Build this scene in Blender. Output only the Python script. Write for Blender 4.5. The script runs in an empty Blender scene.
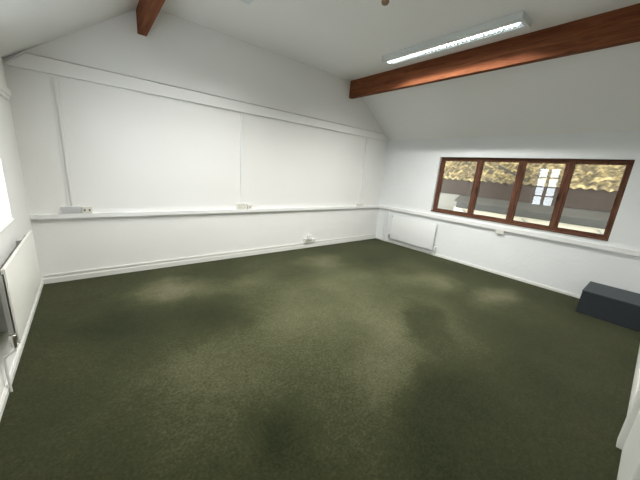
import bpy, bmesh, math, random
from mathutils import Matrix, Vector
random.seed(4)
S = bpy.context.scene
C = S.collection

# ---------------------------------------------------------------- camera
cd = bpy.data.cameras.new('camera'); cam = bpy.data.objects.new('camera', cd); C.objects.link(cam)
F_PX = 278.56
cd.sensor_width = 36; cd.lens = F_PX * 36 / 640; cd.clip_start = 0.02; cd.clip_end = 200
cam.rotation_mode = 'XYZ'
cam.rotation_euler = (1.3265, -0.076, -0.6785)
cam.location = (0.5621, -4.5167, 1.5939)
S.camera = cam

# ---------------------------------------------------------------- sky and exposure
S.view_settings.view_transform = 'Standard'; S.view_settings.look = 'None'
S.view_settings.gamma = 1; S.view_settings.use_curve_mapping = False
S.view_settings.exposure = 0.13
SKY_LEFT, SKY_RIGHT, SKY_TOP = 12.0, 0.9, 0.9      # sky strengths shaped by direction: raised low behind left window, kept dim over yard
w = bpy.data.worlds.new('overcast_sky'); S.world = w; w.use_nodes = True
nt = w.node_tree; nt.nodes.clear()
out = nt.nodes.new('ShaderNodeOutputWorld'); bg = nt.nodes.new('ShaderNodeBackground')
tc = nt.nodes.new('ShaderNodeTexCoord'); sp = nt.nodes.new('ShaderNodeSeparateXYZ')
mr = nt.nodes.new('ShaderNodeMapRange'); mr.inputs['From Min'].default_value = -0.15; mr.inputs['From Max'].default_value = 0.1
mr.inputs['To Min'].default_value = SKY_LEFT; mr.inputs['To Max'].default_value = SKY_RIGHT
nt.links.new(tc.outputs['Generated'], sp.inputs[0]); nt.links.new(sp.outputs['X'], mr.inputs['Value'])
mz = nt.nodes.new('ShaderNodeMapRange'); mz.inputs['From Min'].default_value = 0.25; mz.inputs['From Max'].default_value = 0.45
mz.inputs['To Min'].default_value = 1.0; mz.inputs['To Max'].default_value = SKY_TOP / SKY_LEFT
nt.links.new(sp.outputs['Z'], mz.inputs['Value'])
ml = nt.nodes.new('ShaderNodeMath'); ml.operation = 'MULTIPLY'; nt.links.new(mr.outputs[0], ml.inputs[0]); nt.links.new(mz.outputs[0], ml.inputs[1])
nt.links.new(ml.outputs[0], bg.inputs['Strength']); bg.inputs['Color'].default_value = (0.84, 0.93, 1.0, 1)
nt.links.new(bg.outputs[0], out.inputs[0])
TUBE_W = 94.0                          # each ceiling light's area lamp, used in its builder below

# ---------------------------------------------------------------- materials
def mat(name, col, rough=0.6, spec=0.3, metal=0.0, noise=0.0, nscale=8.0, bump=0.0, bscale=60.0, col2=None):
    m = bpy.data.materials.new(name); m.use_nodes = True; n = m.node_tree; b = n.nodes['Principled BSDF']
    b.inputs['Roughness'].default_value = rough; b.inputs['Metallic'].default_value = metal
    b.inputs['Specular IOR Level'].default_value = spec
    b.inputs['Base Color'].default_value = (*col, 1)
    t = n.nodes.new('ShaderNodeTexCoord')
    if noise or col2:
        nz = n.nodes.new('ShaderNodeTexNoise'); nz.inputs['Scale'].default_value = nscale; nz.inputs['Detail'].default_value = 4
        n.links.new(t.outputs['Object'], nz.inputs['Vector'])
        mx = n.nodes.new('ShaderNodeMix'); mx.data_type = 'RGBA'
        c2 = col2 or tuple(c * (1 - noise) for c in col)
        mx.inputs[6].default_value = (*col, 1); mx.inputs[7].default_value = (*c2, 1)
        n.links.new(nz.outputs['Fac'], mx.inputs[0]); n.links.new(mx.outputs[2], b.inputs['Base Color'])
    if bump:
        n2 = n.nodes.new('ShaderNodeTexNoise'); n2.inputs['Scale'].default_value = bscale; n2.inputs['Detail'].default_value = 3
        n.links.new(t.outputs['Object'], n2.inputs['Vector'])
        bp = n.nodes.new('ShaderNodeBump'); bp.inputs['Strength'].default_value = bump; bp.inputs['Distance'].default_value = 0.01
        n.links.new(n2.outputs['Fac'], bp.inputs['Height']); n.links.new(bp.outputs[0], b.inputs['Normal'])
    return m

def wood(name, dark, light, axis='Y', scale=9.0, knots=False):
    m = bpy.data.materials.new(name); m.use_nodes = True; n = m.node_tree; b = n.nodes['Principled BSDF']
    b.inputs['Roughness'].default_value = 0.75; b.inputs['Specular IOR Level'].default_value = 0.15
    t = n.nodes.new('ShaderNodeTexCoord'); mp = n.nodes.new('ShaderNodeMapping')
    s = {'X': (0.25, 3, 3), 'Y': (3, 0.25, 3), 'Z': (3, 3, 0.25)}[axis]
    mp.inputs['Scale'].default_value = s; n.links.new(t.outputs['Object'], mp.inputs[0])
    nz = n.nodes.new('ShaderNodeTexNoise'); nz.inputs['Scale'].default_value = scale; nz.inputs['Detail'].default_value = 6
    nz.inputs['Distortion'].default_value = 1.2
    n.links.new(mp.outputs[0], nz.inputs['Vector'])
    r = n.nodes.new('ShaderNodeValToRGB'); r.color_ramp.elements[0].position = 0.32; r.color_ramp.elements[1].position = 0.68
    r.color_ramp.elements[0].color = (*dark, 1); r.color_ramp.elements[1].color = (*light, 1)
    n.links.new(nz.outputs['Fac'], r.inputs[0])
    last = r.outputs[0]
    if knots:
        v = n.nodes.new('ShaderNodeTexVoronoi'); v.inputs['Scale'].default_value = 1.0
        mk = n.nodes.new('ShaderNodeMapping'); mk.inputs['Scale'].default_value = (4, 1.9, 4)
        n.links.new(t.outputs['Object'], mk.inputs[0]); n.links.new(mk.outputs[0], v.inputs['Vector'])
        k = n.nodes.new('ShaderNodeMapRange'); k.inputs['From Min'].default_value = 0.05; k.inputs['From Max'].default_value = 0.16
        k.inputs['To Min'].default_value = 0.65; k.inputs['To Max'].default_value = 0.0
        n.links.new(v.outputs['Distance'], k.inputs['Value'])
        mx = n.nodes.new('ShaderNodeMix'); mx.data_type = 'RGBA'; mx.inputs[7].default_value = (*[c * 0.35 for c in dark], 1)
        n.links.new(k.outputs[0], mx.inputs[0]); n.links.new(last, mx.inputs[6]); last = mx.outputs[2]
    n.links.new(last, b.inputs['Base Color'])
    return m

def glass(name, ior=1.9, tint=(0.93, 0.94, 0.93)):
    m = bpy.data.materials.new(name); m.use_nodes = True; n = m.node_tree; n.nodes.clear()
    o = n.nodes.new('ShaderNodeOutputMaterial'); mx = n.nodes.new('ShaderNodeMixShader')
    tr = n.nodes.new('ShaderNodeBsdfTransparent'); gl = n.nodes.new('ShaderNodeBsdfGlossy'); fr = n.nodes.new('ShaderNodeFresnel')
    tr.inputs[0].default_value = (*tint, 1); gl.inputs['Roughness'].default_value = 0.0; fr.inputs[0].default_value = ior
    n.links.new(fr.outputs[0], mx.inputs[0]); n.links.new(tr.outputs[0], mx.inputs[1]); n.links.new(gl.outputs[0], mx.inputs[2])
    n.links.new(mx.outputs[0], o.inputs[0])
    return m

def carpet():
    m = bpy.data.materials.new('green_carpet'); m.use_nodes = True; n = m.node_tree; b = n.nodes['Principled BSDF']
    b.inputs['Roughness'].default_value = 1.0; b.inputs['Specular IOR Level'].default_value = 0.05
    b.inputs['Sheen Weight'].default_value = 0.15; b.inputs['Sheen Roughness'].default_value = 0.6
    b.inputs['Sheen Tint'].default_value = (0.6, 0.65, 0.45, 1)
    t = n.nodes.new('ShaderNodeTexCoord')
    def nz(scale, detail, rough=0.5):
        x = n.nodes.new('ShaderNodeTexNoise'); x.inputs['Scale'].default_value = scale; x.inputs['Detail'].default_value = detail
        x.inputs['Roughness'].default_value = rough; n.links.new(t.outputs['Object'], x.inputs['Vector']); return x.outputs['Fac']
    def math_(op, a, bb):
        x = n.nodes.new('ShaderNodeMath'); x.operation = op
        for i, v in enumerate((a, bb)):
            if isinstance(v, (int, float)): x.inputs[i].default_value = v
            else: n.links.new(v, x.inputs[i])
        return x.outputs[0]
    # worn and soiled areas where people walked, plus one broad painted light falloff: centre, radii, angle, strength (+ worn, - soiled)
    spots = [(1.25, -0.85, 0.55, 0.30, 0.0, 0.55), (2.1, -1.05, 0.5, 0.25, 0.2, 0.2), (3.0, -2.2, 1.3, 0.6, 0.5, 0.06),
             (2.7, -3.2, 0.8, 0.35, 0.5, 0.2), (5.0, -3.3, 0.6, 0.3, 0.0, 0.45), (3.7, -0.85, 0.5, 0.3, 0, 0.35), (1.05, -2.75, 0.5, 0.5, 0, 0.15), (4.9, -2.4, 0.5, 0.35, 0.3, 0.3),
             (3.0, -2.3, 2.2, 1.5, 0.3, 0.30),  # broad lift paints the floor light fading towards the walls
             (1.45, -1.75, 0.5, 0.45, 0.3, -0.36), (1.35, -3.35, 0.2, 0.24, 0, -0.28), (4.7, -1.3, 0.7, 0.5, 0.3, -0.35), (3.4, -3.1, 0.5, 0.22, 0.6, -0.35),
             (0.7, -1.5, 0.35, 0.5, 0, -0.25), (2.35, -3.9, 0.5, 0.3, 0, -0.3)]
    # slightly warp the coordinates so the spots have soft ragged outlines
    wn = n.nodes.new('ShaderNodeTexNoise'); wn.inputs['Scale'].default_value = 1.7; wn.inputs['Detail'].default_value = 3
    n.links.new(t.outputs['Object'], wn.inputs['Vector'])
    wv = n.nodes.new('ShaderNodeVectorMath'); wv.operation = 'MULTIPLY_ADD'; wv.inputs[1].default_value = (0.8, 0.8, 0)
    n.links.new(wn.outputs['Color'], wv.inputs[0])
    off = n.nodes.new('ShaderNodeVectorMath'); off.operation = 'SUBTRACT'; off.inputs[1].default_value = (0.4, 0.4, 0)
    n.links.new(t.outputs['Object'], off.inputs[0]); n.links.new(off.outputs[0], wv.inputs[2])
    total = None
    for (x, y, rx, ry, a, s) in spots:
        mp = n.nodes.new('ShaderNodeMapping'); mp.vector_type = 'TEXTURE'
        mp.inputs['Location'].default_value = (x, y, 0); mp.inputs['Rotation'].default_value = (0, 0, a); mp.inputs['Scale'].default_value = (rx * 1.5, ry * 1.5, 1)
        n.links.new(wv.outputs[0], mp.inputs[0])
        g = n.nodes.new('ShaderNodeTexGradient'); g.gradient_type = 'SPHERICAL'; n.links.new(mp.outputs[0], g.inputs[0])
        e = n.nodes.new('ShaderNodeMapRange'); e.interpolation_type = 'SMOOTHSTEP'; e.inputs['To Max'].default_value = s
        n.links.new(g.outputs['Fac'], e.inputs['Value'])
        total = e.outputs[0] if total is None else math_('ADD', total, e.outputs[0])
    big = math_('MULTIPLY', math_('SUBTRACT', nz(1.1, 3), 0.5), 0.6)
    fine = math_('MULTIPLY', math_('SUBTRACT', nz(50, 4, 0.75), 0.5), 1.1)
    mid = math_('MULTIPLY', math_('SUBTRACT', nz(14, 4, 0.6), 0.5), 0.35)
    v = math_('ADD', math_('ADD', math_('ADD', total, big), math_('ADD', fine, mid)), 0.30)
    r = n.nodes.new('ShaderNodeValToRGB'); cr = r.color_ramp
    cr.elements[0].position = 0.0; cr.elements[0].color = CARPET[0]
    cr.elements[1].position = 1.0; cr.elements[1].color = CARPET[3]
    e = cr.elements.new(0.4); e.color = CARPET[1]
    e = cr.elements.new(0.7); e.color = CARPET[2]
    n.links.new(v, r.inputs[0]); n.links.new(r.outputs[0], b.inputs['Base Color'])
    bp = n.nodes.new('ShaderNodeBump'); bp.inputs['Strength'].default_value = 0.5; bp.inputs['Distance'].default_value = 0.006
    n.links.new(nz(220, 2), bp.inputs['Height']); n.links.new(bp.outputs[0], b.inputs['Normal'])
    return m
CARPET = [(0.010, 0.013, 0.005, 1), (0.031, 0.034, 0.014, 1), (0.071, 0.073, 0.039, 1), (0.128, 0.116, 0.076, 1)]

WALL = mat('white_wall_paint', (0.87, 0.87, 0.85), 0.75, 0.2, noise=0.04, nscale=1.5, bump=0.12, bscale=30)
WALLB = mat('white_painted_block', (0.845, 0.873, 0.875), 0.7, 0.25, noise=0.05, nscale=3, bump=0.35, bscale=18)  # colour tinted cool to carry the bluish daylight from the left window
CEIL = mat('white_ceiling_paint', (0.84, 0.835, 0.81), 0.85, 0.1, noise=0.04, nscale=1.2, bump=0.08, bscale=25)
GLOSSW = mat('white_gloss_paint', (0.78, 0.79, 0.75), 0.35, 0.45, noise=0.06, nscale=6)
PVC = mat('white_plastic', (0.84, 0.85, 0.84), 0.4, 0.4)
SOCK = mat('off_white_plastic', (0.74, 0.73, 0.66), 0.4, 0.4)
GREYM = mat('grey_switch_plate', (0.60, 0.61, 0.62), 0.4, 0.5, noise=0.1, nscale=20)
DARKSLOT = mat('dark_slot', (0.16, 0.15, 0.13), 0.6)
RAD = mat('radiator_enamel', (0.82, 0.82, 0.77), 0.35, 0.4, noise=0.03, nscale=3)
RADB = mat('radiator_white_enamel', (0.82, 0.84, 0.83), 0.35, 0.4)
FIN = mat('radiator_grey_metal', (0.5, 0.5, 0.47), 0.45, 0.5, metal=0.1, noise=0.2, nscale=10)
CHROME = mat('brushed_metal', (0.55, 0.54, 0.52), 0.3, 0.5, metal=1.0)
BEAM = wood('stained_beam_wood', (0.105, 0.032, 0.013), (0.225, 0.078, 0.032), 'Y', 7.0, knots=True)
FRAME = wood('brown_frame_wood', (0.07, 0.030, 0.018), (0.185, 0.085, 0.052), 'Z', 12.0)
FRAMEH = wood('brown_frame_wood_along', (0.07, 0.030, 0.018), (0.185, 0.085, 0.052), 'Y', 12.0)
GLASS = glass('window_glass', 1.85)
GLASSC = glass('clear_window_glass', 1.45)
BOXM = mat('charcoal_box_board', (0.024, 0.031, 0.037), 0.7, 0.3, noise=0.3, nscale=10, bump=0.1, bscale=80)
BROWNP = mat('tan_plastic', (0.30, 0.20, 0.12), 0.5, 0.4)

# ---------------------------------------------------------------- mesh helpers
def box(bm, x0, x1, y0, y1, z0, z1, M=None, bev=0.0):
    t = bmesh.new()
    vs = [t.verts.new((x, y, z)) for x in (x0, x1) for y in (y0, y1) for z in (z0, z1)]
    for f in ((0, 1, 3, 2), (4, 6, 7, 5), (0, 4, 5, 1), (2, 3, 7, 6), (0, 2, 6, 4), (1, 5, 7, 3)):
        t.faces.new([vs[i] for i in f])
    if bev: bmesh.ops.bevel(t, geom=list(t.edges), offset=bev, segments=2, affect='EDGES', profile=0.6)
    if M is not None: bmesh.ops.transform(t, matrix=M, verts=t.verts)
    merge(bm, t)
def merge(bm, t):
    bmesh.ops.recalc_face_normals(t, faces=t.faces)
    me = bpy.data.meshes.new('tmp'); t.to_mesh(me); t.free(); bm.from_mesh(me); bpy.data.meshes.remove(me)
def prism(bm, pts, axis, a, b):
    """closed outline pts (2-D) swept from a to b along axis"""
    t = bmesh.new()
    def P(p, s):
        return {'y': (p[0], s, p[1]), 'x': (s, p[0], p[1]), 'z': (p[0], p[1], s)}[axis]
    v0 = [t.verts.new(P(p, a)) for p in pts]; v1 = [t.verts.new(P(p, b)) for p in pts]
    t.faces.new(v0); t.faces.new(v1[::-1])
    for i in range(len(pts)):
        j = (i + 1) % len(pts); t.faces.new((v0[i], v0[j], v1[j], v1[i]))
    merge(bm, t)
def tube(bm, pts, r, seg=14, closed=True):
    """round pipe through pts"""
    t = bmesh.new(); pts = [Vector(p) for p in pts]; rings = []
    for i, p in enumerate(pts):
        d = ((pts[min(i + 1, len(pts) - 1)] - pts[max(i - 1, 0)])).normalized()
        u = d.orthogonal().normalized()
        if rings:
            u = (lastu - d * lastu.dot(d)).normalized()
        lastu = u; v = d.cross(u)
        rings.append([t.verts.new(p + r * (math.cos(2 * math.pi * k / seg) * u + math.sin(2 * math.pi * k / seg) * v)) for k in range(seg)])
    for a, b in zip(rings, rings[1:]):
        for k in range(seg): t.faces.new((a[k], a[(k + 1) % seg], b[(k + 1) % seg], b[k]))
    t.faces.new(rings[0][::-1]); t.faces.new(rings[-1])
    merge(bm, t)
def lathe(bm, prof, M, seg=24):
    t = bmesh.new(); rings = []
    for r, z in prof: rings.append([t.verts.new((r * math.cos(2 * math.pi * k / seg), r * math.sin(2 * math.pi * k / seg), z)) for k in range(seg)])
    for a, b in zip(rings, rings[1:]):
        for k in range(seg): t.faces.new((a[k], a[(k + 1) % seg], b[(k + 1) % seg], b[k]))
    t.faces.new(rings[0][::-1]); t.faces.new(rings[-1])
    bmesh.ops.transform(t, matrix=M, verts=t.verts); merge(bm, t)
def obj(name, bm, m, parent=None, loc=None, smooth=False):
    me = bpy.data.meshes.new(name)
    if loc is not None: bmesh.ops.translate(bm, verts=bm.verts, vec=-Vector(loc))
    bm.to_mesh(me); bm.free(); me.materials.append(m)
    if smooth:
        for p in me.polygons: p.use_smooth = True
        me.set_sharp_from_angle(angle=math.radians(35))
    o = bpy.data.objects.new(name, me); C.objects.link(o)
    if loc is not None: o.location = loc
    if parent: 
        o.parent = parent; o.matrix_parent_inverse = Matrix.Identity(4)
    return o
def tag(o, label, cat, group=None):
    o['label'] = label; o['category'] = cat
    if group: o['group'] = group
    return o
def thing(name, label, cat, loc=(0, 0, 0), group=None):
    o = bpy.data.objects.new(name, None); C.objects.link(o); o.location = loc; o.empty_display_size = 0.1
    return tag(o, label, cat, group)
def struct(o): o['kind'] = 'structure'; return o
def B(): return bmesh.new()

W, D = 6.2234, -4.728
T = 0.2
ZL, ZR, ZC = 2.44, 2.42, 3.38
XL, XR = 1.31, 4.89
# ---------------------------------------------------------------- room shell
b = B(); box(b, -T, W + T, D - T, T, -0.15, 0.0); struct(obj('floor', b, carpet()))
gable = [(-T, -0.15), (W + T, -0.15), (W + T, ZR + 0.05), (W, ZR), (XR, ZC), (XL, ZC), (0, ZL), (-T, ZL + 0.05)]
top = [(-T, -0.15), (W + T, -0.15), (W + T, ZC + 0.3), (-T, ZC + 0.3)]
b = B(); prism(b, top, 'y', 0, T); struct(obj('wall_back', b, WALL))
b = B(); prism(b, top, 'y', D - T, D); struct(obj('wall_front', b, WALL))
b = B(); prism(b, [(-T, ZL + T * 0.0), (0, ZL), (XL, ZC), (XR, ZC), (W, ZR), (W + T, ZR), (W + T, ZC + 0.3), (-T, ZC + 0.3)], 'y', D, 0)
struct(obj('ceiling', b, CEIL))
# right wall with its window opening
WY0, WY1, WZ0, WZ1 = -4.135, -1.400, 0.932, 2.055
b = B()
box(b, W, W + T, D, WY0, 0, ZR); box(b, W, W + T, WY1, 0, 0, ZR)
box(b, W, W + T, WY0, WY1, 0, WZ0); box(b, W, W + T, WY0, WY1, WZ1, ZR)
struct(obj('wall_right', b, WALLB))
# left wall with its window opening
LY0, LY1, LZ0, LZ1 = -1.60, -0.93, 0.96, 2.30
b = B()
box(b, -T, 0, D, LY0, 0, ZL); box(b, -T, 0, LY1, 0, 0, ZL)
box(b, -T, 0, LY0, LY1, 0, LZ0); box(b, -T, 0, LY0, LY1, LZ1, ZL)
struct(obj('wall_left', b, WALL))

# skirting boards
sk = [(0, 0), (0.018, 0), (0.018, 0.060), (0.012, 0.072), (0.009, 0.085), (0, 0.085)]
b = B(); prism(b, [(-u, v) for u, v in sk], 'x', 0.0, W); struct(obj('baseboard_back', b, GLOSSW))
b = B(); prism(b, [(u * 0.8, v * 0.6) for u, v in sk], 'y', D, -0.018); struct(obj('baseboard_left', b, GLOSSW))
b = B(); prism(b, [(W - u * 0.7, v * 0.6) for u, v in sk], 'y', D, -0.018); struct(obj('baseboard_right', b, GLOSSW))
b = B(); prism(b, [(D + u, v * 1.3) for u, v in sk], 'x', 3.16, W - 0.013); struct(obj('baseboard_front', b, GLOSSW))

# plastered band high along the back wall, cut to the roof slope at its left end
b = B()
t = bmesh.new()
front = [(0.012, 2.388), (0.176, 2.536), (W - 0.115, 2.53), (W - 0.012, 2.395)]
back = [(x, z) for x, z in front]
vf = [t.verts.new((x, -0.035 if k in (0, 3) else -0.028, z)) for k, (x, z) in enumerate(front)]
vb = [t.verts.new((x, 0, z)) for x, z in back]
t.faces.new(vf); t.faces.new(vb[::-1])
for i in range(4): t.faces.new((vf[i], vf[(i + 1) % 4], vb[(i + 1) % 4], vb[i]))
merge(b, t)
q = [(0.012, 2.394), (0.178, 2.542), (W - 0.113, 2.536), (W - 0.010, 2.400)]
for (xa, za), (xb, zb) in zip(q, q[1:]):
    d = Vector((xb - xa, 0, zb - za)).normalized(); n_ = Vector((-d.z, 0, d.x)) * 0.010
    prism(b, [(xa, za - 0.0), (xb, zb), (xb + n_.x, zb + n_.z), (xa + n_.x, za + n_.z)], 'y', -0.045, 0)
struct(obj('trim_1', b, CEIL if False else WALL))

# ---------------------------------------------------------------- door beside the camera (its frame edge shows at lower right)
dr = struct(bpy.data.objects.new('door_1', None)); C.objects.link(dr); dr.location = (2.6, D, 0)
b = B()
box(b, 3.06, 3.16, D, D + 0.040, 0, 2.12, bev=0.004); box(b, 2.10, 2.20, D, D + 0.040, 0, 2.12, bev=0.004)
box(b, 2.20, 3.06, D, D + 0.040, 2.02, 2.12, bev=0.004)
obj('door_frame', b, GLOSSW, dr, None).location = (-2.6, -D, 0)
b = B(); box(b, 2.20, 3.06, D, D + 0.012, 0.006, 2.02, bev=0.002)
dl = obj('door_leaf', b, GLOSSW, dr, None); dl.location = (-2.6, -D, 0)
b = B(); tube(b, [(2.28, D + 0.012, 1.0), (2.28, D + 0.06, 1.0), (2.30, D + 0.065, 1.0), (2.40, D + 0.065, 1.0)], 0.010)
obj('door_handle', b, CHROME, dl, None, smooth=True)

# ---------------------------------------------------------------- timber beams
def zceil(x): return min(ZC, ZL + (ZC - ZL) / XL * x, ZR + (ZC - ZR) / (W - XR) * (W - x))
def beam(x0, x1, z0, label):
    pts = [(x0, z0), (x1, z0), (x1, zceil(x1) - 0.001)]
    if x0 < XL < x1: pts.append((XL, ZC - 0.001))
    if x0 < XR < x1: pts.append((XR, ZC - 0.001))
    pts.append((x0, zceil(x0) - 0.001))
    bm = B(); prism(bm, pts, 'y', D, 0)
    o = obj('wooden_beam', bm, BEAM, loc=(x0, 0, z0)); tag(o, label, 'beam', 'stained timber ceiling beams')
    m = o.modifiers.new('bevel', 'BEVEL'); m.width = 0.004; m.segments = 2
beam(4.815, 4.905, 3.062, 'long reddish-brown timber beam running beside the lit tube light')
beam(1.19, 1.285, 3.040, 'reddish-brown timber beam at upper left, end against the back wall')

# ---------------------------------------------------------------- fluorescent ceiling lights
TUBE = bpy.data.materials.new('lit_tube'); TUBE.use_nodes = True
tb = TUBE.node_tree.nodes['Principled BSDF']; tb.inputs['Emission Color'].default_value = (0.86, 1.0, 1.0, 1); tb.inputs['Emission Strength'].default_value = 5.0
REFL = mat('louvre_aluminium', (0.62, 0.66, 0.68), 0.25, 0.5, metal=0.8)
LGREY = mat('white_housing_enamel', (0.66, 0.70, 0.70), 0.45, 0.4)
def ceiling_light(x0, x1, y0, y1, label):
    xc, yc = (x0 + x1) / 2, (y0 + y1) / 2; z0 = ZC - 0.070
    t = thing('ceiling_light', label, 'ceiling light', (xc, yc, ZC), 'louvred tube lights on the flat ceiling')
    def put(name, bm, m, par, **k):
        bmesh.ops.translate(bm, verts=bm.verts, vec=(-xc, -yc, -ZC)); return obj(name, bm, m, par, **k)
    h = B(); box(h, x0, x1, y0, y1, ZC - 0.014, ZC - 0.001)                    # tray
    for a, c in ((x0, x0 + 0.008), (x1 - 0.008, x1)): box(h, a, c, y0, y1, z0, ZC - 0.014)
    for a, c in ((y0, y0 + 0.03), (y1 - 0.03, y1)): box(h, x0 + 0.008, x1 - 0.008, a, c, z0, ZC - 0.014)
    box(h, x0 + 0.008, x0 + 0.085, y0 + 0.03, y1 - 0.03, z0, z0 + 0.004); box(h, x1 - 0.085, x1 - 0.008, y0 + 0.03, y1 - 0.03, z0, z0 + 0.004)
    put('housing', h, LGREY, t)
    r = B()                                                                    # slanted reflector sides
    for s in (-1, 1):
        xa, xb = xc + s * (xc - x0 - 0.085), xc + s * 0.035
        prism(r, [(xa, z0 + 0.005), (xa, z0 + 0.009), (xb, ZC - 0.016), (xb - s * 0.004, ZC - 0.016)][:4], 'y', y0 + 0.032, y1 - 0.032)
    put('reflector', r, REFL, t)
    l = B(); n = 34
    for k in range(n + 1):
        y = y0 + 0.04 + (y1 - y0 - 0.08) * k / n
        prism(l, [(x0 + 0.087, z0 + 0.001), (x1 - 0.087, z0 + 0.001), (xc + 0.05, z0 + 0.014), (xc - 0.05, z0 + 0.014)], 'y', y - 0.0015, y + 0.0015)
    put('louvre', l, REFL, t)
    u = B(); tube(u, [(xc, y0 + 0.05, z0 + 0.034), (xc, y1 - 0.05, z0 + 0.026)], 0.009, 16)
    put('tube', u, TUBE, t, smooth=True)
    ld = bpy.data.lights.new('tube_lamp', 'AREA'); ld.shape = 'RECTANGLE'; ld.size = 0.05; ld.size_y = y1 - y0 - 0.1
    ld.energy = TUBE_W; ld.color = (1.0, 0.985, 0.945); ld.spread = math.radians(142)
    lo = bpy.data.objects.new('tube_lamp', ld); C.objects.link(lo); lo.parent = t; lo.location = (0, 0, z0 + 0.0155 - ZC)
ceiling_light(4.255, 4.545, -3.12, -1.25, 'lit fluorescent tube light beside the right timber beam')
ceiling_light(1.83, 2.12, -3.00, -1.12, 'lit tube light at the top edge, left of centre')

# small round ceiling fitting
t = thing('ceiling_fitting', 'small tan round fitting hanging from the ceiling, top centre', 'ceiling fitting', (3.08, -2.25, ZC))
b = B(); lathe(b, [(0.055, 0), (0.055, -0.018), (0.045, -0.030)], Matrix()); obj('base', b, SOCK, t, smooth=True)
b = B(); lathe(b, [(0.038, -0.030), (0.040, -0.070), (0.034, -0.088), (0.018, -0.098)], Matrix()); obj('cap', b, BROWNP, t, smooth=True)

# ---------------------------------------------------------------- trunking
def trunk_box(bm, *a): box(bm, *a, bev=0.003)
b = B(); trunk_box(b, 0.0, W - 0.046, -0.045, -0.0005, 0.803, 0.858)
tag(obj('dado_trunking', b, PVC, loc=(0, 0, 0.803)), 'white plastic dado trunking running along the long back wall', 'trunking', 'white dado trunking')
b = B(); trunk_box(b, W - 0.045, W - 0.0005, D + 0.001, -0.001, 0.803, 0.872)
tag(obj('dado_trunking', b, PVC, loc=(W, 0, 0.803)), 'white plastic dado trunking under the brown wooden window', 'trunking', 'white dado trunking')
b = B(); box(b, 0.03, W - 0.03, -0.016, -0.0005, 0.088, 0.112, bev=0.002)
tag(obj('skirting_trunking', b, GLOSSW, loc=(0, 0, 0.088)), 'thin white cable trunking laid along the top of the back skirting', 'trunking')
for x, w, z0, z1, lab in ((0.385, 0.030, 0.932, 2.365, 'vertical white cable conduit above the grey switch plate, far left'),
                      (2.535, 0.046, 0.945, 2.385, 'vertical white cable conduit in the middle of the back wall'),
                      (5.480, 0.034, 0.93, 2.385, 'vertical white cable conduit nearest the right corner of back wall')):
    bm = B(); box(bm, x - w / 2, x + w / 2, -0.026 if w > 0.04 else -0.018, -0.0005, z0, z1, bev=0.002)
    if w == 0.030: box(bm, x - 0.048, x - 0.036, -0.010, -0.0005, z0, z1, bev=0.001)
    tag(obj('cable_conduit', bm, PVC if w > 0.03 else WALL, loc=(x, 0, z0)), lab, 'conduit', 'vertical conduits on the back wall')

# ---------------------------------------------------------------- sockets and plates
def socket(x0, x1, z0, z1, y, label, cat, plate=SOCK, gangs=2, group='surface sockets on the walls', side='back', plug=False, name='wall_socket', rocker=True):
    w, h = x1 - x0, z1 - z0
    if side == 'back': M = Matrix.Translation((x0, -y, z0))
    else: M = Matrix.Translation((W - y, x1, z0)) @ Matrix.Rotation(-math.pi / 2, 4, 'Z')
    t = thing(name, label, cat, (0, 0, 0), group); t.matrix_world = M
    b = B(); box(b, 0, w, -0.032, 0, 0, h, bev=0.003); obj('back_box', b, PVC, t)
    b = B(); box(b, -0.002, w + 0.002, -0.042, -0.032, -0.002, h + 0.002, bev=0.003); f = obj('face_plate', b, plate, t)
    for g in range(gangs):
        cx = w * (g + 0.5) / gangs
        if rocker:
            b = B(); box(b, cx - 0.007, cx + 0.007, -0.047, -0.042, h * 0.66, h * 0.90, bev=0.001); obj('rocker_switch', b, PVC, f)
            b = B()
            for dx, dz in ((0, 0.52), (-0.011, 0.28), (0.011, 0.28)): box(b, cx + dx - 0.003, cx + dx + 0.003, -0.0425, -0.0418, h * dz - 0.004, h * dz + 0.004)
            obj('pin_slot', b, DARKSLOT, f)
        elif name == 'switch_plate':
            b = B(); box(b, cx - 0.030, cx + 0.030, -0.046, -0.042, h * 0.2, h * 0.8, bev=0.002); obj('rocker_switch', b, plate, f)
        else:
            b = B(); box(b, cx - 0.009, cx + 0.009, -0.0426, -0.0415, h * 0.3, h * 0.62); obj('port', b, DARKSLOT, f)
    return t, M
def plug(M, u, v, label, size=0.05):
    t = thing('power_plug', label, 'plug'); t.matrix_world = M
    b = B(); box(b, u - size / 2, u + size / 2, -0.075, -0.043, v - size / 2, v + size / 2, bev=0.008); obj('plug_body', b, PVC, t)
    b = B(); tube(b, [(u, -0.06, v + size * .5 - 0.002), (u, -0.062, v + size * .5 + 0.02), (u + 0.01, -0.055, v + size * .5 + 0.045)], 0.006, 10); obj('cable_grip', b, PVC, t, smooth=True)
socket(0.275, 0.450, 0.860, 0.944, 0.0, 'grey double switch plate above trunking at far left of back wall', 'switch plate', plate=GREYM, name='switch_plate', rocker=False)
socket(0.462, 0.556, 0.860, 0.942, 0.0, 'cream outlet plate right beside the grey switch plate', 'outlet', gangs=2, name='data_outlet', rocker=False)
socket(2.455, 2.625, 0.860, 0.955, 0.0, 'white double socket on the trunking below the middle conduit', 'socket')
socket(2.640, 2.720, 0.860, 0.925, 0.0, 'small white outlet just right of the middle double socket', 'outlet', gangs=1, name='data_outlet', rocker=False)
_, M = socket(5.36, 5.55, 0.860, 0.925, 0.0, 'white double socket on trunking nearest the back right corner', 'socket')
_, M = socket(3.90, 4.08, 0.114, 0.205, 0.0, 'white double socket low on the skirting of the back wall', 'socket')
plug(M, 0.10, 0.125, 'white plug standing up from the low skirting socket', 0.095)
socket(4.095, 4.185, 0.114, 0.180, 0.0, 'small white outlet low on the skirting, right of the plugged socket', 'outlet', gangs=1, name='data_outlet', rocker=False)
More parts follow.
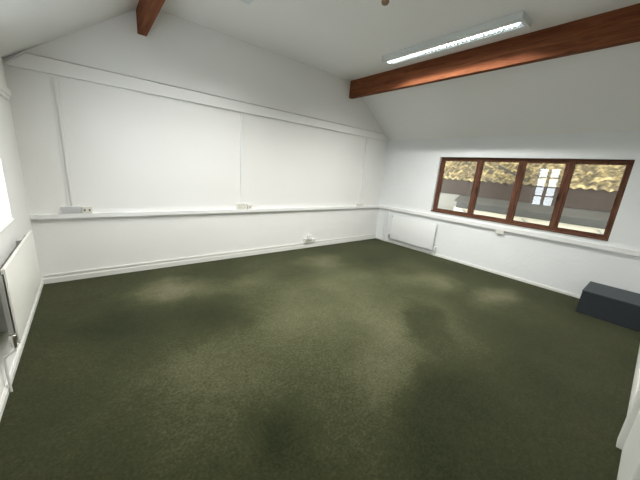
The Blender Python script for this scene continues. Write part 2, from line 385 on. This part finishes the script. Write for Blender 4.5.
socket(-2.85, -2.72, 0.742, 0.801, 0.0, 'white socket hanging below the trunking under the wooden window', 'socket', gangs=1, side='right')

# ---------------------------------------------------------------- brown timber window in the right wall
def empty(name, loc=(0, 0, 0), parent=None):
    o = bpy.data.objects.new(name, None); C.objects.link(o); o.location = loc; o.parent = parent; return o
win = struct(empty('window_1'))
XF = W + 0.055                              # front of frame, set back in its reveal
b = B(); fw = 0.042
box(b, XF, XF + 0.07, WY0 + 0.001, WY1 - 0.001, WZ1 - fw, WZ1 - 0.001, bev=0.003)
box(b, XF, XF + 0.07, WY0 + 0.001, WY1 - 0.001, WZ0 + 0.001, WZ0 + fw, bev=0.003)
obj('window_frame', b, FRAMEH, win)
b = B()
muls = [-2.17, -2.85, -3.475]
box(b, XF, XF + 0.07, WY0 + 0.001, WY0 + fw, WZ0 + fw, WZ1 - fw, bev=0.003)
box(b, XF, XF + 0.07, WY1 - fw, WY1 - 0.001, WZ0 + fw, WZ1 - fw, bev=0.003)
for y in muls: box(b, XF, XF + 0.07, y - 0.024, y + 0.024, WZ0 + fw, WZ1 - fw, bev=0.003)
obj('mullion', b, FRAME, win)
b = B(); box(b, W - 0.022, XF - 0.001, WY0 + 0.002, WY1 - 0.002, WZ0 + 0.001, WZ0 + 0.024, bev=0.004)
obj('window_sill', b, FRAMEH, win)
edges = [WY1 - fw] + [y for m in muls for y in (m + 0.024, m - 0.024)] + [WY0 + fw]
TILT = math.radians(-2.3)
for k in range(4):
    ya, yb = edges[2 * k + 1], edges[2 * k]; za, zb = WZ0 + fw, WZ1 - fw; s = 0.030
    st = empty('sash', (0, 0, 0), win)
    b = B(); xa, xb = XF + 0.012, XF + 0.058
    for q in ((ya, ya + s, za, zb), (yb - s, yb, za, zb)): box(b, xa, xb, *q, bev=0.002)
    for q in ((ya + s, yb - s, za, za + s), (ya + s, yb - s, zb - s, zb)): box(b, xa, xb, *q, bev=0.002)
    obj('sash_frame', b, FRAME, st)
    yc, hw = (ya + yb) / 2, (yb - ya) / 2 - s
    b = B(); Mg = Matrix.Translation((XF + 0.035, yc, (za + zb) / 2)) @ Matrix.Rotation(TILT, 4, 'Z')
    t = bmesh.new(); vs = [t.verts.new(Mg @ Vector(q)) for q in ((0, -hw, -(zb - za) / 2 + s), (0, hw, -(zb - za) / 2 + s), (0, hw, (zb - za) / 2 - s), (0, -hw, (zb - za) / 2 - s))]
    t.faces.new(vs); me = bpy.data.meshes.new('t'); t.to_mesh(me); b.from_mesh(me); t.free()
    obj('pane', b, GLASS, st)
    if k in (1, 2):
        b = B(); hy = yb - 0.015 if k == 1 else ya + 0.015
        box(b, XF - 0.010, XF + 0.012, hy - 0.01, hy + 0.01, 1.42, 1.50, bev=0.003); box(b, XF - 0.022, XF - 0.010, hy - 0.008, hy + 0.008, 1.40, 1.52, bev=0.003)
        obj('window_catch', b, mat('dark_bronze', (0.05, 0.035, 0.02), 0.4, metal=0.7), st)

# ---------------------------------------------------------------- white window in the left wall (two columns of four panes)
w2 = struct(empty('window_2'))
b = B(); xo = -0.17; f = 0.05
for q in ((LY0, LY0 + f, LZ0, LZ1), (LY1 - f, LY1, LZ0, LZ1)): box(b, xo, xo + 0.06, *q, bev=0.003)
for q in ((LY0 + f, LY1 - f, LZ0, LZ0 + f), (LY0 + f, LY1 - f, LZ1 - f, LZ1)): box(b, xo, xo + 0.06, *q, bev=0.003)
yc = (LY0 + LY1) / 2
box(b, xo, xo + 0.055, yc - 0.045, yc + 0.045, LZ0 + f, LZ1 - f, bev=0.003)
obj('window_frame', b, mat('window_white_gloss', (0.8, 0.8, 0.78), 0.35), w2)
b = B()
for k in (1, 2, 3):
    z = LZ0 + f + (LZ1 - LZ0 - 2 * f) * k / 4
    for a, c in ((LY0 + f, yc - 0.045), (yc + 0.045, LY1 - f)): box(b, xo + 0.01, xo + 0.045, a, c, z - 0.02, z + 0.02)
obj('glazing_bar', b, GLOSSW, w2)
for a, c in ((LY0 + f, yc - 0.045), (yc + 0.045, LY1 - f)):
    b = B(); t = bmesh.new(); t.faces.new([t.verts.new(q) for q in ((xo + 0.02, a, LZ0 + f), (xo + 0.02, c, LZ0 + f), (xo + 0.02, c, LZ1 - f), (xo + 0.02, a, LZ1 - f))])
    me = bpy.data.meshes.new('t'); t.to_mesh(me); b.from_mesh(me); t.free(); obj('pane', b, GLASSC, w2)
b = B(); box(b, xo + 0.06, 0.02, LY0 + 0.001, LY1 - 0.001, LZ0, LZ0 + 0.018, bev=0.004); obj('window_sill', b, GLOSSW, w2)
b = B(); tube(b, [(xo + 0.06, yc, LZ0 + 0.07), (xo + 0.09, yc, LZ0 + 0.07), (xo + 0.09, yc, LZ0 + 0.19)], 0.008, 10); obj('window_stay', b, CHROME, w2, smooth=True)

# ---------------------------------------------------------------- radiators
def radiator(M, L, z0, z1, enamel, label, gap=0.035, depth=0.045, pipes=(1, 1), bleed=1):
    """local frame: x along the wall from the valve end, -y out of the wall"""
    t = thing('radiator', label, 'radiator', group='panel radiators'); t.matrix_world = M
    yb, yf = -gap, -gap - depth
    b = B(); box(b, 0, L, yf, yf + 0.012, z0, z1, bev=0.005); obj('front_panel', b, enamel, t, smooth=True)
    b = B(); box(b, 0.004, L - 0.004, yf + 0.012, yf + 0.022, z1 - 0.035, z1 - 0.006, bev=0.003); box(b, 0.004, L - 0.004, yf + 0.012, yf + 0.022, z0 + 0.006, z0 + 0.035, bev=0.003)
    for k in range(int(L / 0.2)):
        x = 0.1 + k * 0.2; box(b, x - 0.015, x + 0.015, yf + 0.012, yf + 0.017, z0 + 0.03, z1 - 0.03)
    obj('water_channel', b, enamel, t)
    b = B(); pts = []; n = int(L / 0.05)                                # folded convector sheet behind the panel
    tm = bmesh.new(); prev = None
    for k in range(n * 2 + 1):
        x = 0.02 + (L - 0.04) * k / (n * 2); y = yf + 0.023 if (k // 1) % 2 == 0 else yb
        cur = (tm.verts.new((x, y, z0 + 0.05)), tm.verts.new((x, y, z1 - 0.04)))
        if prev: tm.faces.new((prev[0], cur[0], cur[1], prev[1]))
        prev = cur
    me = bpy.data.meshes.new('t'); tm.to_mesh(me); b.from_mesh(me); tm.free()
    obj('convector', b, FIN, t)
    for x in (0.12, L - 0.12):
        b = B(); box(b, x - 0.015, x + 0.015, yb + 0.0, -0.0005, z0 + 0.06, z1 - 0.07); obj('bracket', b, FIN, t)
    for e, (px, drop) in enumerate(((0, 0), (0, 0))):
        if not pipes[e]: continue
        b = B(); s = -1 if e == 0 else 1; xe = 0 if e == 0 else L
        tube(b, [(xe, yf + 0.02, z0 + 0.035), (xe + s * 0.05, yf + 0.02, z0 + 0.035)], 0.010, 12)
        lathe(b, [(0.013, -0.03), (0.014, 0.02), (0.020, 0.025), (0.019, 0.055), (0.012, 0.060)], Matrix.Translation((xe + s * 0.045, yf + 0.02, z0 + 0.035)), 16)
        v = obj('valve', b, CHROME if e == 0 else PVC, t, smooth=True)
        b = B(); tube(b, [(xe + s * 0.045, yf + 0.02, z0 + 0.01), (xe + s * 0.045, yf + 0.02, z0 - 0.02), (xe + s * 0.045, -0.026, z0 - 0.05), (xe + s * 0.045, -0.023, z0 - 0.08), (xe + s * 0.045, -0.023, 0.0)], 0.0075, 12); obj('pipe', b, GLOSSW if e else GLOSSW, v, smooth=True)
    b = B(); lathe(b, [(0.011, 0), (0.011, 0.018), (0.005, 0.024)], Matrix.Translation((L if bleed else 0, yf + 0.018, z1 - 0.03)) @ Matrix.Rotation(math.pi / 2 * (1 if bleed else -1), 4, 'Y'), 12)
    obj('bleed_valve', b, FIN if bleed else mat('dark_brass', (0.08, 0.07, 0.05), 0.4, metal=0.6), t, smooth=True)
    return t
# left wall: valve end nearest the camera, x runs towards the back wall
radiator(Matrix.Translation((0, -2.02, 0)) @ Matrix.Rotation(math.pi / 2, 4, 'Z'), 1.20, 0.315, 0.845, RAD,
         'long cream panel radiator on the left wall under the window', gap=0.048, depth=0.052, pipes=(1, 0))
# right wall: x runs towards the back wall -> rotate so local -y is -x
radiator(Matrix.Translation((W, -0.50, 0)) @ Matrix.Rotation(-math.pi / 2, 4, 'Z'), 1.12, 0.12, 0.695, RADB,
         'white flat panel radiator low on the right wall near the corner', bleed=0)
# vertical boxing and pipes beside it
t = thing('heating_pipes', 'white painted heating pipes rising beside the right wall radiator', 'pipes', (W, -0.33, 0))
for dy in (0.0, 0.07):
    b = B(); tube(b, [(-0.03, dy, 0.0), (-0.03, dy, 0.80)], 0.011, 12); obj('pipe', b, PVC, t, smooth=True)
for z in (0.15, 0.65):
    b = B(); box(b, -0.018, -0.0005, -0.015, 0.085, z, z + 0.02); obj('pipe_clip', b, PVC, t)

# lumpy white pipe boxing high on the left wall in the corner
b = B(); box(b, 0.0005, 0.032, -0.75, -0.10, 2.08, 2.15, bev=0.012); box(b, 0.0005, 0.022, -0.60, -0.14, 2.04, 2.08, bev=0.008)
tag(obj('pipe_boxing', b, WALL, loc=(0, -0.4, 2.09)), 'short white painted boxing high on left wall by the corner', 'pipe boxing')

# ---------------------------------------------------------------- charcoal box on the floor in the right corner
t = thing('storage_box', 'dark charcoal rectangular box on the carpet against the right wall', 'box', (5.87, -4.4, 0))
def frustum(bm, x0, x1, y0, y1, z0, X0, X1, Y0, Y1, z1, bev):
    q = bmesh.new(); lo = [q.verts.new(v) for v in ((x0, y0, z0), (x1, y0, z0), (x1, y1, z0), (x0, y1, z0))]
    hi = [q.verts.new(v) for v in ((X0, Y0, z1), (X1, Y0, z1), (X1, Y1, z1), (X0, Y1, z1))]
    q.faces.new(lo[::-1]); q.faces.new(hi)
    for i in range(4): q.faces.new((lo[i], lo[(i + 1) % 4], hi[(i + 1) % 4], hi[i]))
    bmesh.ops.bevel(q, geom=list(q.edges), offset=bev, segments=2, affect='EDGES'); merge(bm, q)
b = B(); frustum(b, 5.535 - 5.87, 6.205 - 5.87, -4.685 + 4.4, -4.095 + 4.4, 0.001, 5.572 - 5.87, 6.205 - 5.87, -4.685 + 4.4, -4.100 + 4.4, 0.292, 0.004); obj('box_body', b, BOXM, t)
b = B(); box(b, 5.566 - 5.87, 6.205 - 5.87, -4.687 + 4.4, -4.096 + 4.4, 0.292, 0.310, bev=0.004)
obj('box_lid', b, mat('charcoal_lid', (0.046, 0.057, 0.064), 0.55, 0.4, noise=0.2, nscale=6), t)['label'] = 'slightly lighter grey lid'

# ---------------------------------------------------------------- yard and the building seen through the right window
YM = mat('yard_concrete', (0.42, 0.38, 0.30), 0.9, noise=0.3, nscale=2)
b = B(); box(b, W + T + 0.01, 26, -16, 14, -0.25, -0.05); struct(obj('ground', b, YM))
XN = W + 4.0
bl = thing('outbuilding', 'low building with golden lichen covered tiled roof seen through the window', 'building', (XN, -2, -0.05))
def loc_(bm): bmesh.ops.translate(bm, verts=bm.verts, vec=(-XN, 2, 0.05)); return bm
# pantiled roof: rows of wavy tiles
def roofmat():
    m = bpy.data.materials.new('lichen_tiles'); m.use_nodes = True; n = m.node_tree; bs = n.nodes['Principled BSDF']; bs.inputs['Roughness'].default_value = 0.85
    t = n.nodes.new('ShaderNodeTexCoord'); nz = n.nodes.new('ShaderNodeTexNoise'); nz.inputs['Scale'].default_value = 5.5; nz.inputs['Detail'].default_value = 7; nz.inputs['Distortion'].default_value = 1.2
    n.links.new(t.outputs['Object'], nz.inputs[0]); r = n.nodes.new('ShaderNodeValToRGB'); c = r.color_ramp
    c.elements[0].position = 0.36; c.elements[0].color = (0.07, 0.05, 0.022, 1)
    c.elements[1].position = 0.68; c.elements[1].color = (0.66, 0.48, 0.20, 1)
    e = c.elements.new(0.5); e.color = (0.22, 0.155, 0.065, 1)
    n.links.new(nz.outputs['Fac'], r.inputs[0]); n.links.new(r.outputs[0], bs.inputs['Base Color']); return m
t = bmesh.new(); ny, rows = 480, 12; y0, y1 = -9.0, 8.0; prev = None
for rr in range(rows):
    for d, up in ((rr * 0.33, -0.05 if rr == 0 else 0.0), (rr * 0.33, 0.028), (rr * 0.33 + 0.33, 0.0)):
        row = []
        for k in range(ny + 1):
            y = y0 + (y1 - y0) * k / ny
            wv = 0.024 * math.sin(2 * math.pi * y / 0.21) + 0.010 * math.sin(y * 5.3 + rr * 1.7)
            row.append(t.verts.new((XN - 0.12 + d * 0.80 + (0.01 if up == 0.028 else 0), y, 1.70 + d * 0.60 + up + wv)))
        if prev:
            for k in range(ny): t.faces.new((prev[k], prev[k + 1], row[k + 1], row[k]))
        prev = row
b = B(); me = bpy.data.meshes.new('t'); t.to_mesh(me); b.from_mesh(me); t.free()
obj('tiled_roof', loc_(b), roofmat(), bl, smooth=True)
b = B(); box(b, XN + 0.02, XN + 0.08, y0, y1, 1.16, 1.69); obj('fascia_boards', loc_(b), mat('dark_brown_boards', (0.055, 0.032, 0.018), 0.8, noise=0.5, nscale=4), bl)
b = B(); box(b, XN + 0.10, XN + 3.0, y0, y1, -0.05, 1.66); obj('wall', loc_(b), mat('pale_render', (0.34, 0.31, 0.25), 0.9, noise=0.15, nscale=2), bl)
b = B(); box(b, XN - 0.30, XN - 0.12, y0, -0.20, 0.76, 0.95, bev=0.01); obj('box_gutter', loc_(b), mat('dark_grey_gutter', (0.085, 0.08, 0.062), 0.6, noise=0.4, nscale=3), bl)
b = B(); prism(b, [(XN - 0.30, 0.951), (XN - 0.26, 0.985), (XN + 0.10, 1.17), (XN + 0.10, 1.14)], 'y', y0, -0.1); obj('lean_to_roof', loc_(b), mat('grey_sheet', (0.15, 0.135, 0.105), 0.6, noise=0.3, nscale=2), bl)
b = B(); box(b, XN - 0.10, XN + 0.099, y0, -0.05, -0.05, 0.76); obj('low_wall', loc_(b), mat('cream_render', (0.95, 0.84, 0.62), 0.9, noise=0.2, nscale=3), bl)
for y in (-0.9, -2.6, -4.2):
    b = B(); tube(b, [(XN - 0.14, y + 0.55, 0.70), (XN - 0.14, y, 0.25)], 0.02, 8); obj('brace', loc_(b), FIN, bl)
b = B(); tube(b, [(XN + 0.32, -1.0, 2.16), (XN - 0.14, -1.9, 1.76)], 0.03, 10); obj('stay_rod', loc_(b), mat('dark_rod', (0.05, 0.045, 0.035), 0.6), bl, smooth=True)
